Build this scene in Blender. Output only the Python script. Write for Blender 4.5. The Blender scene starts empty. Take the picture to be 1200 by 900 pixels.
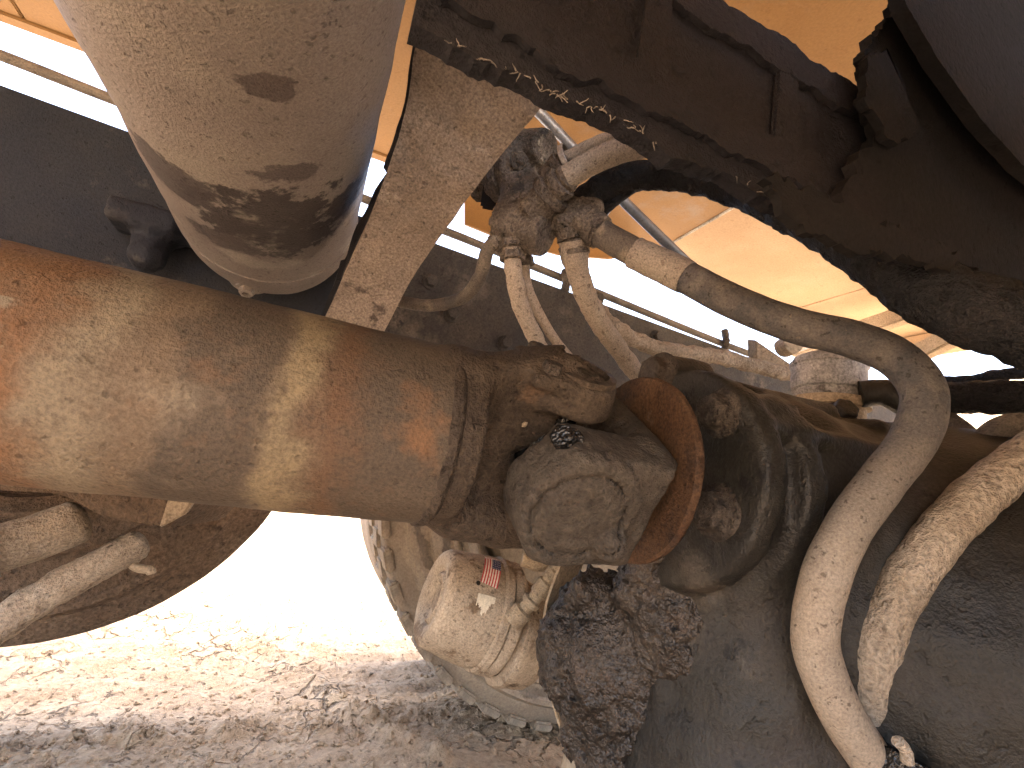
import bpy, math, random
import numpy as np
from mathutils import Matrix, Vector
random.seed(4); RNG = np.random.default_rng(7)

# ------------------------------------------------------------------ camera
S = bpy.context.scene
F = 560.0                                        # focal length in photo pixels (1200 wide)
eX = np.array([1400, 310, F]); eX /= np.linalg.norm(eX)
eY = np.array([-240, 85, F]); eY -= eX * (eX @ eY); eY /= np.linalg.norm(eY)
CM = np.array([eX, eY, np.cross(eX, eY)])
CO = np.array([0, 0, .53])
cam = bpy.data.cameras.new('camera'); co = bpy.data.objects.new('camera', cam)
S.collection.objects.link(co); S.camera = co
cam.sensor_width = 36; cam.lens = 36 * F / 1200; cam.clip_start = .01; cam.clip_end = 2000
R_ = np.column_stack([CM @ [1, 0, 0], CM @ [0, -1, 0], CM @ [0, 0, -1]])
co.matrix_world = Matrix.Translation(CO) @ Matrix(R_.tolist()).to_4x4()

# ------------------------------------------------------------------ light
w = bpy.data.worlds.new('World'); S.world = w; w.use_nodes = True
nt = w.node_tree; bg = nt.nodes['Background']
sky = nt.nodes.new('ShaderNodeTexSky'); sky.sky_type = 'NISHITA'; sky.sun_disc = False
SUN_EL, SUN_AZ = math.radians(76), math.radians(170)      # azimuth clockwise from +Y
sky.sun_elevation = SUN_EL; sky.sun_rotation = SUN_AZ; sky.dust_density = 7; sky.air_density = 1.0; sky.ozone_density = .3
nt.links.new(sky.outputs[0], bg.inputs[0]); bg.inputs[1].default_value = .15
sl = bpy.data.lights.new('sun', 'SUN'); sl.energy = 1.5; sl.angle = math.radians(14); sl.color = (1, .94, .85)
so = bpy.data.objects.new('sun', sl); S.collection.objects.link(so)
sd = Vector((math.sin(SUN_AZ) * math.cos(SUN_EL), math.cos(SUN_AZ) * math.cos(SUN_EL), math.sin(SUN_EL)))
so.rotation_euler = sd.to_track_quat('Z', 'Y').to_euler(); so.location = (0, 0, 6)
S.view_settings.view_transform = 'Standard'; S.view_settings.look = 'None'
S.view_settings.exposure = 3.75; S.view_settings.gamma = 1
S.cycles.use_denoising = True; S.cycles.max_bounces = 6; S.cycles.diffuse_bounces = 5
S.cycles.sample_clamp_indirect = 6; S.cycles.use_adaptive_sampling = True; S.cycles.adaptive_threshold = .02

# ------------------------------------------------------------------ helpers: positions
def ray(px, py): return CM @ np.array([(px - 600) / F, (py - 450) / F, 1.0])
def at(px, py, d): return CO + ray(px, py) * d
def on(px, py, ax, v):
    r = ray(px, py); return CO + r * ((v - CO[ax]) / r[ax])
def P(*pts): return np.array([at(*p) for p in pts])

# ------------------------------------------------------------------ helpers: noise
_perm = RNG.permutation(256); _perm = np.concatenate([_perm, _perm, _perm])
_grad = RNG.normal(size=(256, 3)); _grad /= np.linalg.norm(_grad, axis=1)[:, None]
def noise(p):
    p = np.asarray(p, float); i = np.floor(p).astype(int); f = p - i; i &= 255
    u = f * f * f * (f * (f * 6 - 15) + 10); r = 0
    for dx in (0, 1):
        for dy in (0, 1):
            for dz in (0, 1):
                h = _perm[_perm[_perm[(i[..., 0] + dx) & 255] + ((i[..., 1] + dy) & 255)] + ((i[..., 2] + dz) & 255)]
                d = (_grad[h] * (f - np.array([dx, dy, dz]))).sum(-1)
                r = r + d * (u[..., 0] if dx else 1 - u[..., 0]) * (u[..., 1] if dy else 1 - u[..., 1]) * (u[..., 2] if dz else 1 - u[..., 2])
    return r
def fbm(p, s=1.0, o=4, g=.5):
    p = np.asarray(p, float) * s; a = 1; r = 0
    for k in range(o):
        r = r + a * noise(p + 17.3 * k); p = p * 2.03; a *= g
    return r

# ------------------------------------------------------------------ helpers: materials
class N:
    def __init__(s, name):
        s.m = bpy.data.materials.new(name); s.m.use_nodes = True; s.t = s.m.node_tree
        s.b = s.t.nodes['Principled BSDF']; s.tc = s.t.nodes.new('ShaderNodeTexCoord')
    def n(s, kind, **k):
        o = s.t.nodes.new('ShaderNode' + kind)
        for a, v in k.items():
            if a.startswith('i_'):
                key = a[2:]; key = int(key) if key.isdigit() else key.replace('_', ' ')
                s.put(o.inputs[key], v)
            else: setattr(o, a, v)
        return o
    def put(s, sock, v):
        if isinstance(v, bpy.types.NodeSocket): s.t.links.new(v, sock)
        else: sock.default_value = v
    def math(s, op, a, b=0.0, c=None):
        o = s.n('Math', operation=op); s.put(o.inputs[0], a); s.put(o.inputs[1], b)
        if c is not None: s.put(o.inputs[2], c)
        return o.outputs[0]
    def noise(s, co_, sc, det=8, rough=.6, off=0, dist=0):
        mp = s.n('Mapping', i_Vector=co_); mp.inputs['Location'].default_value = (off * 1.7, off * 2.3, off * .9)
        return s.n('TexNoise', i_Vector=mp.outputs[0], i_Scale=sc, i_Detail=det, i_Roughness=rough, i_Distortion=dist).outputs['Fac']
    def step(s, v, lo, hi):
        return s.n('MapRange', interpolation_type='SMOOTHSTEP', i_Value=v, i_1=lo, i_2=hi).outputs[0]
    def mix(s, f, a, b, mode='MIX'):
        o = s.n('Mix', data_type='RGBA', blend_type=mode); s.put(o.inputs[0], f)
        s.put(o.inputs[6], a); s.put(o.inputs[7], b); return o.outputs[2]
def c4(c): return (c[0], c[1], c[2], 1)

def mud(name, cols, sc=10, rough=.9, bump=.35, grain=.25, fine=300, patches=(), bands=(), blobs=(), spec=.25,
        dark=.55, metal=0, dist=.003, squash=None, sheen=0, cracks=0):
    """dusty, mottled surface. patches: (colour, scale, lo, hi, offset, height). bands / blobs use UV metres."""
    q = N(name); ob = q.tc.outputs['Object']
    if squash:
        mp = q.n('Mapping', i_Vector=ob); mp.inputs['Scale'].default_value = squash; ob = mp.outputs[0]
    n1 = q.noise(ob, sc, 6, .62)
    r = q.n('ValToRGB', i_0=n1); el = r.color_ramp.elements
    while len(el) < len(cols): el.new(.5)
    for k, c in enumerate(cols):
        el[k].position = .32 + .36 * k / max(1, len(cols) - 1); el[k].color = c4(c)
    col = r.outputs[0]; h = q.math('MULTIPLY', n1, .6)
    big = q.noise(ob, sc * .35, 2, .5, 9)
    col = q.mix(1, col, q.n('MapRange', i_Value=big, i_1=.3, i_2=.7, i_3=.78, i_4=1.2).outputs[0], 'MULTIPLY')
    if bands or blobs:
        uv = q.n('SeparateXYZ', i_0=q.tc.outputs['UV'])
        wob = q.noise(ob, 22, 5, .65, 5); wob2 = q.noise(ob, 7, 3, .5, 11)
        wb = q.math('ADD', q.math('MULTIPLY', q.math('SUBTRACT', wob, .5), .06), q.math('MULTIPLY', q.math('SUBTRACT', wob2, .5), .07))
        u = q.math('ADD', uv.outputs[0], wb)
        for (u0, u1, soft, c, st) in bands:
            m = q.math('MULTIPLY', q.step(u, u0 - soft, u0 + soft), q.math('SUBTRACT', 1.0, q.step(u, u1 - soft, u1 + soft)))
            m = q.math('MULTIPLY', m, q.n('MapRange', i_Value=q.noise(ob, 40, 8, .7, u0 * 9), i_1=.3, i_2=.6, i_3=st * .55, i_4=st).outputs[0])
            col = q.mix(m, col, c4(c))
        for (bu, bv, ru, rv, c, ht) in blobs:
            d = q.math('POWER', q.math('DIVIDE', q.math('SUBTRACT', uv.outputs[0], bu), ru), 2.0)
            e = q.math('POWER', q.math('DIVIDE', q.math('SUBTRACT', uv.outputs[1], bv), rv), 2.0)
            dd = q.math('SQRT', q.math('ADD', d, e))
            nn = q.math('MULTIPLY', q.math('SUBTRACT', q.noise(ob, 30, 9, .68, bu * 31 + bv * 17), .5), 2.6)
            m = q.math('SUBTRACT', 1.0, q.step(q.math('ADD', dd, nn), .72, .92))
            col = q.mix(q.math('MULTIPLY', m, .92), col, c4(c)); h = q.math('ADD', h, q.math('MULTIPLY', m, ht))
    for (c, s_, lo, hi, off, ht) in patches:
        m = q.step(q.noise(ob, s_, 5, .65, off), lo, hi)
        col = q.mix(m, col, c4(c)); h = q.math('ADD', h, q.math('MULTIPLY', m, ht))
    g = q.noise(ob, fine, 2, .7, 3)
    col = q.mix(1, col, q.n('MapRange', i_Value=g, i_1=.25, i_2=.75, i_3=1 - 2 * grain, i_4=1 + 2 * grain).outputs[0], 'MULTIPLY')
    pit = q.step(q.noise(ob, fine * .35, 2, .6, 21), .62, .70)
    col = q.mix(q.math('MULTIPLY', pit, dark), col, q.mix(1, col, (.35, .33, .32, 1), 'MULTIPLY'))
    h = q.math('ADD', h, q.math('MULTIPLY', g, 1.0)); h = q.math('SUBTRACT', h, q.math('MULTIPLY', pit, .5))
    if cracks:
        v = q.n('TexVoronoi', feature='DISTANCE_TO_EDGE', i_Vector=q.n('VectorMath', operation='ADD', i_0=ob, i_1=q.n('TexNoise', i_Vector=ob, i_Scale=40.0).outputs[1]).outputs[0] if 0 else ob, i_Scale=float(cracks))
        k = q.math('SUBTRACT', 1.0, q.step(v.outputs[0], .0, .045))
        k = q.math('MULTIPLY', k, q.step(q.noise(ob, 5, 3, .5, 31), .48, .6))
        col = q.mix(q.math('MULTIPLY', k, .6), col, q.mix(1, col, (.3, .28, .26, 1), 'MULTIPLY')); h = q.math('SUBTRACT', h, k)
    bp = q.n('Bump', i_Height=h, i_Strength=min(1, bump * 1.5), i_Distance=dist)
    q.put(q.b.inputs['Base Color'], col); q.put(q.b.inputs['Normal'], bp.outputs[0])
    q.put(q.b.inputs['Roughness'], q.n('MapRange', i_Value=n1, i_1=.3, i_2=.7, i_3=max(.05, rough - .12), i_4=min(1, rough + .08)).outputs[0])
    q.b.inputs['Specular IOR Level'].default_value = spec; q.b.inputs['Metallic'].default_value = metal
    return q.m
def plain(name, c, rough=.6, metal=0):
    q = N(name); q.b.inputs['Base Color'].default_value = c4(c); q.b.inputs['Roughness'].default_value = rough
    q.b.inputs['Metallic'].default_value = metal; return q.m

# ------------------------------------------------------------------ helpers: meshes
def mesh_obj(name, V, Fc, mat, parent=None, smooth=True, uv=None, auto=None):
    me = bpy.data.meshes.new(name); me.from_pydata(np.asarray(V, float).tolist(), [], [tuple(int(i) for i in f) for f in Fc])
    if uv is not None:
        l = me.uv_layers.new(name='UVMap'); idx = np.zeros(len(me.loops), int); me.loops.foreach_get('vertex_index', idx)
        if isinstance(uv, dict): uvs = np.asarray(uv['loop'], float)
        else: uvs = np.asarray(uv, float)[idx]
        l.data.foreach_set('uv', uvs.ravel())
    for m in (mat if isinstance(mat, (list, tuple)) else [mat]): me.materials.append(m)
    me.update()
    if smooth: me.polygons.foreach_set('use_smooth', [True] * len(me.polygons))
    if auto is not None: me.set_sharp_from_angle(angle=math.radians(auto))
    o = bpy.data.objects.new(name, me); S.collection.objects.link(o)
    if parent is not None: attach(o, parent)
    return o
def attach(o, parent):
    o.parent = parent                # every mesh stays in world coordinates; only the Empties are moved
    o.matrix_parent_inverse = Matrix.Translation(-parent.location) if parent.type == 'EMPTY' else Matrix.Identity(4)
def tag(o, label, cat, group=None, kind=None):
    if label: o['label'] = label
    if cat: o['category'] = cat
    if group: o['group'] = group
    if kind: o['kind'] = kind
    return o
def thing(name, loc, label, cat, group=None):
    o = bpy.data.objects.new(name, None); S.collection.objects.link(o); o.location = [float(v) for v in loc]; o.empty_display_size = .05
    return tag(o, label, cat, group)

def spline(pts, n):
    p = np.asarray(pts, float); p = np.vstack([2 * p[0] - p[1], p, 2 * p[-1] - p[-2]]); out = []
    seg = len(p) - 3; per = max(2, int(n / seg))
    for i in range(seg):
        a, b, c, d = p[i:i + 4]
        for t in np.linspace(0, 1, per, endpoint=False):
            out.append(.5 * (2 * b + (c - a) * t + (2 * a - 5 * b + 4 * c - d) * t * t + (3 * b - a - 3 * c + d) * t ** 3))
    out.append(p[-2]); return np.array(out)
def frames(c):
    t = np.gradient(c, axis=0); t /= np.linalg.norm(t, axis=1)[:, None]
    n = np.cross(t[0], [0.123, .37, .92]); n /= np.linalg.norm(n); Ns = []
    for k in range(len(c)):
        n = n - t[k] * (n @ t[k]); n /= np.linalg.norm(n); Ns.append(n.copy())
    Ns = np.array(Ns); return t, Ns, np.cross(t, Ns)
def sweep(c, rad, seg=20, cap=True, rough=0, rs=60, ro=4, flute=None):
    """tube along points c with radius per point; rough = radial noise in metres"""
    c = np.asarray(c, float); k = len(c); rad = np.broadcast_to(np.asarray(rad, float), (k,))
    t, n, b = frames(c); a = np.linspace(0, 2 * np.pi, seg, endpoint=False)
    dirs = n[:, None] * np.cos(a)[None, :, None] + b[:, None] * np.sin(a)[None, :, None]
    R = np.repeat(rad[:, None], seg, 1)
    base = c[:, None] + dirs * R[..., None]
    if rough: R = R + rough * fbm(base, rs, ro)
    if flute is not None: R = R + flute(k, a)
    V = (c[:, None] + dirs * R[..., None]).reshape(-1, 3)
    L = np.concatenate([[0], np.cumsum(np.linalg.norm(np.diff(c, axis=0), axis=1))])
    Fc = []; lu = []
    for i in range(k - 1):
        for j in range(seg):
            j2 = (j + 1) % seg; Fc.append((i * seg + j, (i + 1) * seg + j, (i + 1) * seg + j2, i * seg + j2))
            v0, v1 = j / seg * 2 * np.pi * rad[i], (j + 1) / seg * 2 * np.pi * rad[i]
            lu += [(L[i], v0), (L[i + 1], v0), (L[i + 1], v1), (L[i], v1)]
    if cap:
        Fc.append(tuple(range(seg))); lu += [(0, 0)] * seg
        Fc.append(tuple((k - 1) * seg + j for j in reversed(range(seg)))); lu += [(L[-1], 0)] * seg
    return V, Fc, {'loop': lu}
def tube(name, pts, rad, mat, parent=None, n=60, seg=18, rough=0, rs=60, cap=True, flute=None, radf=None, ro=4):
    c = spline(pts, n) if len(pts) > 2 else np.linspace(pts[0], pts[1], n)
    r = np.full(len(c), rad) if radf is None else radf(np.linspace(0, 1, len(c)))
    V, Fc, uv = sweep(c, r, seg, cap, rough, rs, ro, flute); return mesh_obj(name, V, Fc, mat, parent, uv=uv, auto=60)
def lathe(name, a, d, prof, mat, parent=None, seg=48, rough=0, rs=40, auto=40, ro=4):
    """revolve prof [(x along, r)] about axis from a in direction d"""
    a = np.asarray(a, float); d = np.asarray(d, float); d = d / np.linalg.norm(d)
    u = np.cross(d, [0, 0, 1.0]);
    if np.linalg.norm(u) < .1: u = np.cross(d, [1.0, 0, 0])
    u /= np.linalg.norm(u); v = np.cross(d, u); an = np.linspace(0, 2 * np.pi, seg, endpoint=False)
    V = []; pr = np.asarray(prof, float)
    ring = u[None] * np.cos(an)[:, None] + v[None] * np.sin(an)[:, None]
    X = a + d * pr[:, :1]
    V = X[:, None] + ring[None] * np.maximum(pr[:, 1], 1e-5)[:, None, None]
    if rough:
        V = V + ring[None] * (rough * fbm(V, rs, ro) * (pr[:, 1] > 1e-4)[:, None])[..., None]
    L = np.concatenate([[0], np.cumsum(np.linalg.norm(np.diff(pr, axis=0), axis=1))]); Fc = []; lu = []
    for i in range(len(pr) - 1):
        for j in range(seg):
            j2 = (j + 1) % seg; Fc.append((i * seg + j, i * seg + j2, (i + 1) * seg + j2, (i + 1) * seg + j))
            R = max(pr[:, 1]); v0, v1 = an[j] * R, (an[j] + an[1]) * R
            lu += [(L[i], v0), (L[i], v1), (L[i + 1], v1), (L[i + 1], v0)]
    return mesh_obj(name, V.reshape(-1, 3), Fc, mat, parent, uv={'loop': lu}, auto=auto)
def fine(prof, h=.006):
    out = [prof[0]]
    for p, q in zip(prof[:-1], prof[1:]):
        k = max(1, int(np.hypot(q[0] - p[0], q[1] - p[1]) / h))
        out += [(p[0] + (q[0] - p[0]) * i / k, p[1] + (q[1] - p[1]) * i / k) for i in range(1, k + 1)]
    return out
def prism(name, poly, thick, mat, parent=None, rough=0, rs=40, bev=.0015, sub=0):
    """closed 3-D outline (roughly planar) given a thickness vector"""
    import bmesh
    p = np.asarray(poly, float); th = np.asarray(thick, float); bm = bmesh.new()
    f = bm.faces.new([bm.verts.new(v) for v in p])
    e = bmesh.ops.extrude_face_region(bm, geom=[f]); vs = [g for g in e['geom'] if isinstance(g, bmesh.types.BMVert)]
    bmesh.ops.translate(bm, verts=vs, vec=Vector(th)); bmesh.ops.recalc_face_normals(bm, faces=bm.faces)
    if bev: bmesh.ops.bevel(bm, geom=bm.edges[:], offset=bev, segments=2, affect='EDGES', clamp_overlap=True)
    if sub:
        bmesh.ops.triangulate(bm, faces=bm.faces)
        bmesh.ops.subdivide_edges(bm, edges=bm.edges[:], cuts=sub, use_grid_fill=True)
    me = bpy.data.meshes.new(name); bm.to_mesh(me); bm.free(); me.materials.append(mat)
    if rough:
        V = np.zeros(len(me.vertices) * 3); me.vertices.foreach_get('co', V); V = V.reshape(-1, 3)
        V = V + rough * np.stack([fbm(V + o_, rs, 3) for o_ in (0, 31.1, 57.7)], 1); me.vertices.foreach_set('co', V.ravel())
    me.polygons.foreach_set('use_smooth', [True] * len(me.polygons)); me.set_sharp_from_angle(angle=math.radians(35))
    o = bpy.data.objects.new(name, me); S.collection.objects.link(o)
    if parent is not None: attach(o, parent)
    return o
def box(name, c, sx, sy, sz, mat, parent=None, ax=None, bev=.003, rough=0, sub=0, rs=40):
    A = np.eye(3) if ax is None else np.asarray(ax, float); c = np.asarray(c, float)
    poly = [c + A[0] * x * sx / 2 + A[1] * y * sy / 2 - A[2] * sz / 2 for x, y in ((-1, -1), (1, -1), (1, 1), (-1, 1))]
    return prism(name, poly, A[2] * sz, mat, parent, rough=rough, rs=rs, bev=bev, sub=sub)
def basis(d, up=(0, 0, 1)):
    d = np.asarray(d, float); d = d / np.linalg.norm(d); y = np.cross(up, d); y /= np.linalg.norm(y); return np.array([d, y, np.cross(d, y)])

# signed-distance solids, meshed with surface nets
def nets(f, lo, hi, h):
    lo, hi = np.array(lo, float), np.array(hi, float); n = np.ceil((hi - lo) / h).astype(int) + 1
    g = np.stack(np.meshgrid(*[lo[i] + h * np.arange(n[i]) for i in range(3)], indexing='ij'), -1)
    D = np.empty(tuple(n))
    for i in range(n[0]): D[i] = f(g[i])
    s = D < 0; cor = [(a, b, c) for a in (0, 1) for b in (0, 1) for c in (0, 1)]
    sl_ = lambda A, o: A[o[0]:A.shape[0] - 1 + o[0], o[1]:A.shape[1] - 1 + o[1], o[2]:A.shape[2] - 1 + o[2]]
    cnt = sum(sl_(s, o).astype(int) for o in cor); act = (cnt > 0) & (cnt < 8)
    idx = -np.ones(act.shape, int); idx[act] = np.arange(act.sum())
    acc = np.zeros(act.shape + (3,)); num = np.zeros(act.shape)
    for ia, a in enumerate(cor):
        for b in cor[ia + 1:]:
            if sum(abs(a[k] - b[k]) for k in range(3)) != 1: continue
            da, db = sl_(D, a), sl_(D, b); x = (da < 0) != (db < 0); t = np.where(x, da / np.where(x, da - db, 1), 0)
            for k in range(3): acc[..., k] += np.where(x, a[k] + (b[k] - a[k]) * t, 0)
            num += x
    cells = np.argwhere(act); V = lo + h * (cells + acc[act] / num[act][:, None]); Fc = []
    for k in range(3):
        o = [0, 0, 0]; o[k] = 1; e = [slice(None)] * 3; e2 = [slice(None)] * 3
        A = np.take(s, np.arange(n[k] - 1), k); B = np.take(s, np.arange(1, n[k]), k)
        i1, i2 = [(1, 2), (2, 0), (0, 1)][k]; pos = np.argwhere(A != B)
        ok = (pos[:, i1] > 0) & (pos[:, i2] > 0) & (pos[:, i1] < n[i1] - 1) & (pos[:, i2] < n[i2] - 1); pos = pos[ok]
        d1 = np.zeros(3, int); d1[i1] = 1; d2 = np.zeros(3, int); d2[i2] = 1
        q = np.stack([idx[tuple((pos - dd).T)] for dd in (d1 * 0, d1, d1 + d2, d2)], 1)
        fl = A[tuple(pos.T)]; q[~fl] = q[~fl][:, ::-1]; Fc.append(q)
    Fc = np.vstack(Fc); Fc = Fc[(Fc >= 0).all(1)]; return V, Fc
def smin(a, b, k): 
    h = np.clip(.5 + .5 * (b - a) / k, 0, 1); return b * (1 - h) + a * h - k * h * (1 - h)
def smax(a, b, k): return -smin(-a, -b, k)
def s_sph(p, c, r): return np.linalg.norm(p - np.array(c), axis=-1) - r
def s_ell(p, c, r):
    q = (p - np.array(c)) / np.array(r); k = np.linalg.norm(q, axis=-1); k2 = np.linalg.norm(q / np.array(r), axis=-1) + 1e-9
    return k * (k - 1) / k2
def s_cap(p, a, b, r0, r1=None):
    a, b = np.array(a, float), np.array(b, float); r1 = r0 if r1 is None else r1; ab = b - a
    t = np.clip(((p - a) @ ab) / (ab @ ab), 0, 1); return np.linalg.norm(p - a - t[..., None] * ab, axis=-1) - (r0 + (r1 - r0) * t)
def s_cyl(p, a, b, r0, r1=None, rd=.004):
    a, b = np.array(a, float), np.array(b, float); r1 = r0 if r1 is None else r1; ab = b - a; L = np.linalg.norm(ab); d = ab / L
    x = (p - a) @ d; rr = np.linalg.norm(p - a - x[..., None] * d, axis=-1); t = np.clip(x / L, 0, 1)
    return smax(rr - (r0 + (r1 - r0) * t), np.abs(x - L / 2) - L / 2, rd)
def s_box(p, c, A, hs, rd=.004):
    q = np.abs((p - np.array(c)) @ np.asarray(A).T) - (np.array(hs) - rd)
    return np.linalg.norm(np.maximum(q, 0), axis=-1) + np.minimum(q.max(-1), 0) - rd
def cast(name, f, lo, hi, h, mat, parent=None, auto=None):
    V, Fc = nets(f, lo, hi, h); return mesh_obj(name, V, Fc, mat, parent, auto=auto)
def bolt(name, c, d, r, ln, mat, parent, mudr=.0004):
    c = np.asarray(c, float); A = basis(d, (0.1, .2, .97))
    def f(p):
        q = (p - c) @ A.T; y, z = np.abs(q[..., 1]), np.abs(q[..., 2])
        hx = smax(np.maximum(y * .866 + z * .5, z) - r * .9, np.abs(q[..., 0] - ln / 2) - ln / 2, r * .18)
        ws = smax(np.hypot(y, z) - r * 1.4, np.abs(q[..., 0] + r * .1) - r * .22, r * .1)
        return smin(hx, ws, r * .15) + mudr * fbm(p, .9 / r, 3)
    e = r * 1.8 + ln; return cast(name, f, c - e, c + e, r / 7, mat, parent)

# ------------------------------------------------------------------ materials
TAN, DUST, BRN, DRK, NAVY = (.33, .25, .165), (.30, .245, .19), (.13, .09, .06), (.035, .027, .022), (.018, .019, .026)
m_shaft = mud('dusty_shaft_paint', [(.085, .066, .048), (.135, .107, .078), (.19, .152, .112)], 8, .8, .3, .16, 420, dark=.4,
    bands=[(.30, .422, .016, (.17, .088, .042), .8), (.42, .448, .012, (.22, .18, .125), .75), (.448, .474, .012, (.155, .112, .074), .7), (.474, .515, .006, (.072, .056, .042), .85),
           (.522, .546, .010, (.25, .195, .115), .75), (.549, .570, .012, (.125, .066, .034), .8), (.566, .80, .016, (.072, .056, .042), .88)],
    blobs=[(.375, .0, .035, .07, (.20, .168, .125), .1)],
    patches=[((.07, .053, .04), 22, .58, .72, 2, -.25), ((.17, .095, .05), 10, .56, .70, 6, .1), ((.21, .172, .125), 6, .56, .70, 16, .1)])
m_tank = mud('caked_tank_paint', [(0.208, 0.175, 0.154), (0.251, 0.216, 0.190), (0.294, 0.258, 0.215)], 7, .6, .35, .14, 420,
    blobs=[(.655, .15, .085, .085, (0.044, 0.036, 0.035), 1.2), (.615, .235, .045, .045, (0.069, 0.057, 0.055), 1.0), (.655, .06, .05, .04, (0.069, 0.055, 0.053), 1.0), (.44, .14, .018, .022, (0.104, 0.083, 0.076), .8),
           (.72, .20, .03, .05, (0.086, 0.072, 0.068), .8), (.55, .13, .02, .03, (0.113, 0.092, 0.087), .6)],
    patches=[((0.113, 0.092, 0.087), 44, .66, .72, 4, .5), ((0.311, 0.276, 0.230), 10, .56, .7, 8, .2)])
m_strap = mud('dusty_bracket_paint', [(0.216, 0.171, 0.131), (0.270, 0.216, 0.167), (0.324, 0.261, 0.203)], 10, .85, .45, .25, 380,
    patches=[((0.099, 0.077, 0.063), 13, .57, .64, 3, .4), ((0.378, 0.324, 0.261), 18, .6, .72, 7, .2)])
m_hose = mud('dusty_rubber_hose', [(0.271, 0.225, 0.178), (0.332, 0.279, 0.225), (0.375, 0.324, 0.262)], 18, .9, .35, .22, 520,
    patches=[((0.210, 0.171, 0.136), 90, .60, .68, 2, -.3), ((0.367, 0.315, 0.257), 9, .55, .7, 9, .1)], dark=.8)
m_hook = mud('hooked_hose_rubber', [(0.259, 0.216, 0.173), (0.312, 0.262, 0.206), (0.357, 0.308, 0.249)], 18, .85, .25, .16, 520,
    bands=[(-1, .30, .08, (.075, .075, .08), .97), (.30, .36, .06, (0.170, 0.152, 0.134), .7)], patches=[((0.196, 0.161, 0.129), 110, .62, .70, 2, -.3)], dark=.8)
m_hose2 = mud('bare_rubber_hose', [(0.080, 0.072, 0.068), (0.136, 0.116, 0.096), (0.200, 0.168, 0.132)], 16, .75, .3, .2, 500,
    patches=[((0.240, 0.200, 0.152), 26, .55, .66, 5, .3)])
m_black = mud('black_crusted_rubber', [(0.007, 0.007, 0.008), (0.011, 0.011, 0.012), (0.020, 0.018, 0.018)], 24, .8, .7, .3, 300,
    patches=[((0.043, 0.038, 0.035), 55, .60, .68, 4, .8)], dist=.004)
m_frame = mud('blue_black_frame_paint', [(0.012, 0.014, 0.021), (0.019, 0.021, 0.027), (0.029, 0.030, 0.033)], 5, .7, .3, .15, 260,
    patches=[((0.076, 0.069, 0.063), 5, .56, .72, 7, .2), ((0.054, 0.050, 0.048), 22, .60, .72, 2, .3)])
m_rail = mud('dusty_frame_paint', [(0.036, 0.034, 0.034), (0.072, 0.062, 0.052), (0.120, 0.102, 0.081)], 4, .8, .35, .2, 300,
    patches=[((0.156, 0.130, 0.100), 6, .52, .68, 12, .2), ((0.027, 0.025, 0.026), 14, .62, .7, 2, .2)])
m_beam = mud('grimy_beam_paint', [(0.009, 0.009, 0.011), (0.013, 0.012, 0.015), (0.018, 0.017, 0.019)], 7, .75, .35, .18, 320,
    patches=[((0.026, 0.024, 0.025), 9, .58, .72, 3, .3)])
m_rubber = mud('torn_black_rubber', [(0.008, 0.008, 0.008), (0.012, 0.011, 0.011), (0.018, 0.015, 0.015)], 9, .9, .2, .15, 300, spec=.1)
m_housing = mud('greasy_cast_housing', [(0.011, 0.010, 0.009), (0.021, 0.019, 0.015), (0.038, 0.031, 0.027)], 9, .58, .3, .22, 300,
    patches=[((0.061, 0.051, 0.040), 8, .57, .72, 5, .25), ((0.007, 0.006, 0.006), 30, .60, .68, 2, .3)], spec=.4)
m_caked = mud('caked_wet_mud', [(0.016, 0.012, 0.009), (0.028, 0.021, 0.016), (0.051, 0.039, 0.029)], 30, .45, .6, .3, 160,
    patches=[((0.061, 0.045, 0.035), 22, .57, .68, 5, .3)], spec=.5, dist=.006)
m_yoke = mud('grimy_yoke_steel', [(0.036, 0.027, 0.020), (0.057, 0.043, 0.032), (0.082, 0.062, 0.045)], 16, .75, .55, .25, 300,
    patches=[((0.021, 0.016, 0.013), 20, .58, .68, 3, .3), ((0.091, 0.057, 0.036), 13, .60, .72, 8, .1)])
m_joint = mud('mud_packed_joint', [(0.046, 0.038, 0.030), (0.062, 0.051, 0.041), (0.078, 0.067, 0.053)], 26, .9, .45, .2, 260, dark=.3,
    patches=[((0.037, 0.030, 0.024), 45, .64, .72, 3, -.3), ((0.087, 0.073, 0.058), 30, .62, .7, 8, .3)], dist=.004)
m_grease = mud('black_grease', [(0.006, 0.006, 0.007), (0.010, 0.010, 0.010), (0.018, 0.016, 0.014)], 50, .22, .8, .2, 150, spec=.6, dist=.005)
m_rust = mud('rusted_disc_steel', [(0.047, 0.024, 0.013), (0.079, 0.043, 0.023), (0.111, 0.064, 0.035)], 16, .8, .35, .3, 360,
    patches=[((0.033, 0.022, 0.017), 20, .56, .68, 3, .2), ((0.121, 0.084, 0.057), 30, .62, .7, 6, .1)])
m_orange = mud('amber_body_paint', [(0.249, 0.141, 0.051), (0.278, 0.162, 0.063), (0.293, 0.184, 0.085)], 3, .55, .12, .06, 200,
    patches=[((0.264, 0.213, 0.169), 4, .56, .75, 3, .1)], dark=.15)
m_orange_dust_lit = mud('dusty_overlit_body_paint', [(0.429, 0.308, 0.193), (0.479, 0.355, 0.231), (0.530, 0.415, 0.294)], 3, .7, .15, .08, 200, dark=.2)  # dust plus blown-out daylight, both put into a near-white colour
m_tyre = mud('pale_muddy_tyre', [(.19, .155, .12), (.235, .195, .15), (.28, .235, .18)], 5, .9, .16, .12, 220, dark=.2,
    patches=[((.15, .122, .097), 7, .60, .74, 3, -.1)], dist=.004,
    bands=[(.0, .02, .003, (.33, .28, .21), .7), (.03, .05, .003, (.085, .072, .06), .85), (.055, .075, .003, (.31, .26, .20), .7), (.085, .105, .003, (.09, .076, .062), .8), (.12, .135, .003, (.32, .27, .205), .7)])
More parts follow.
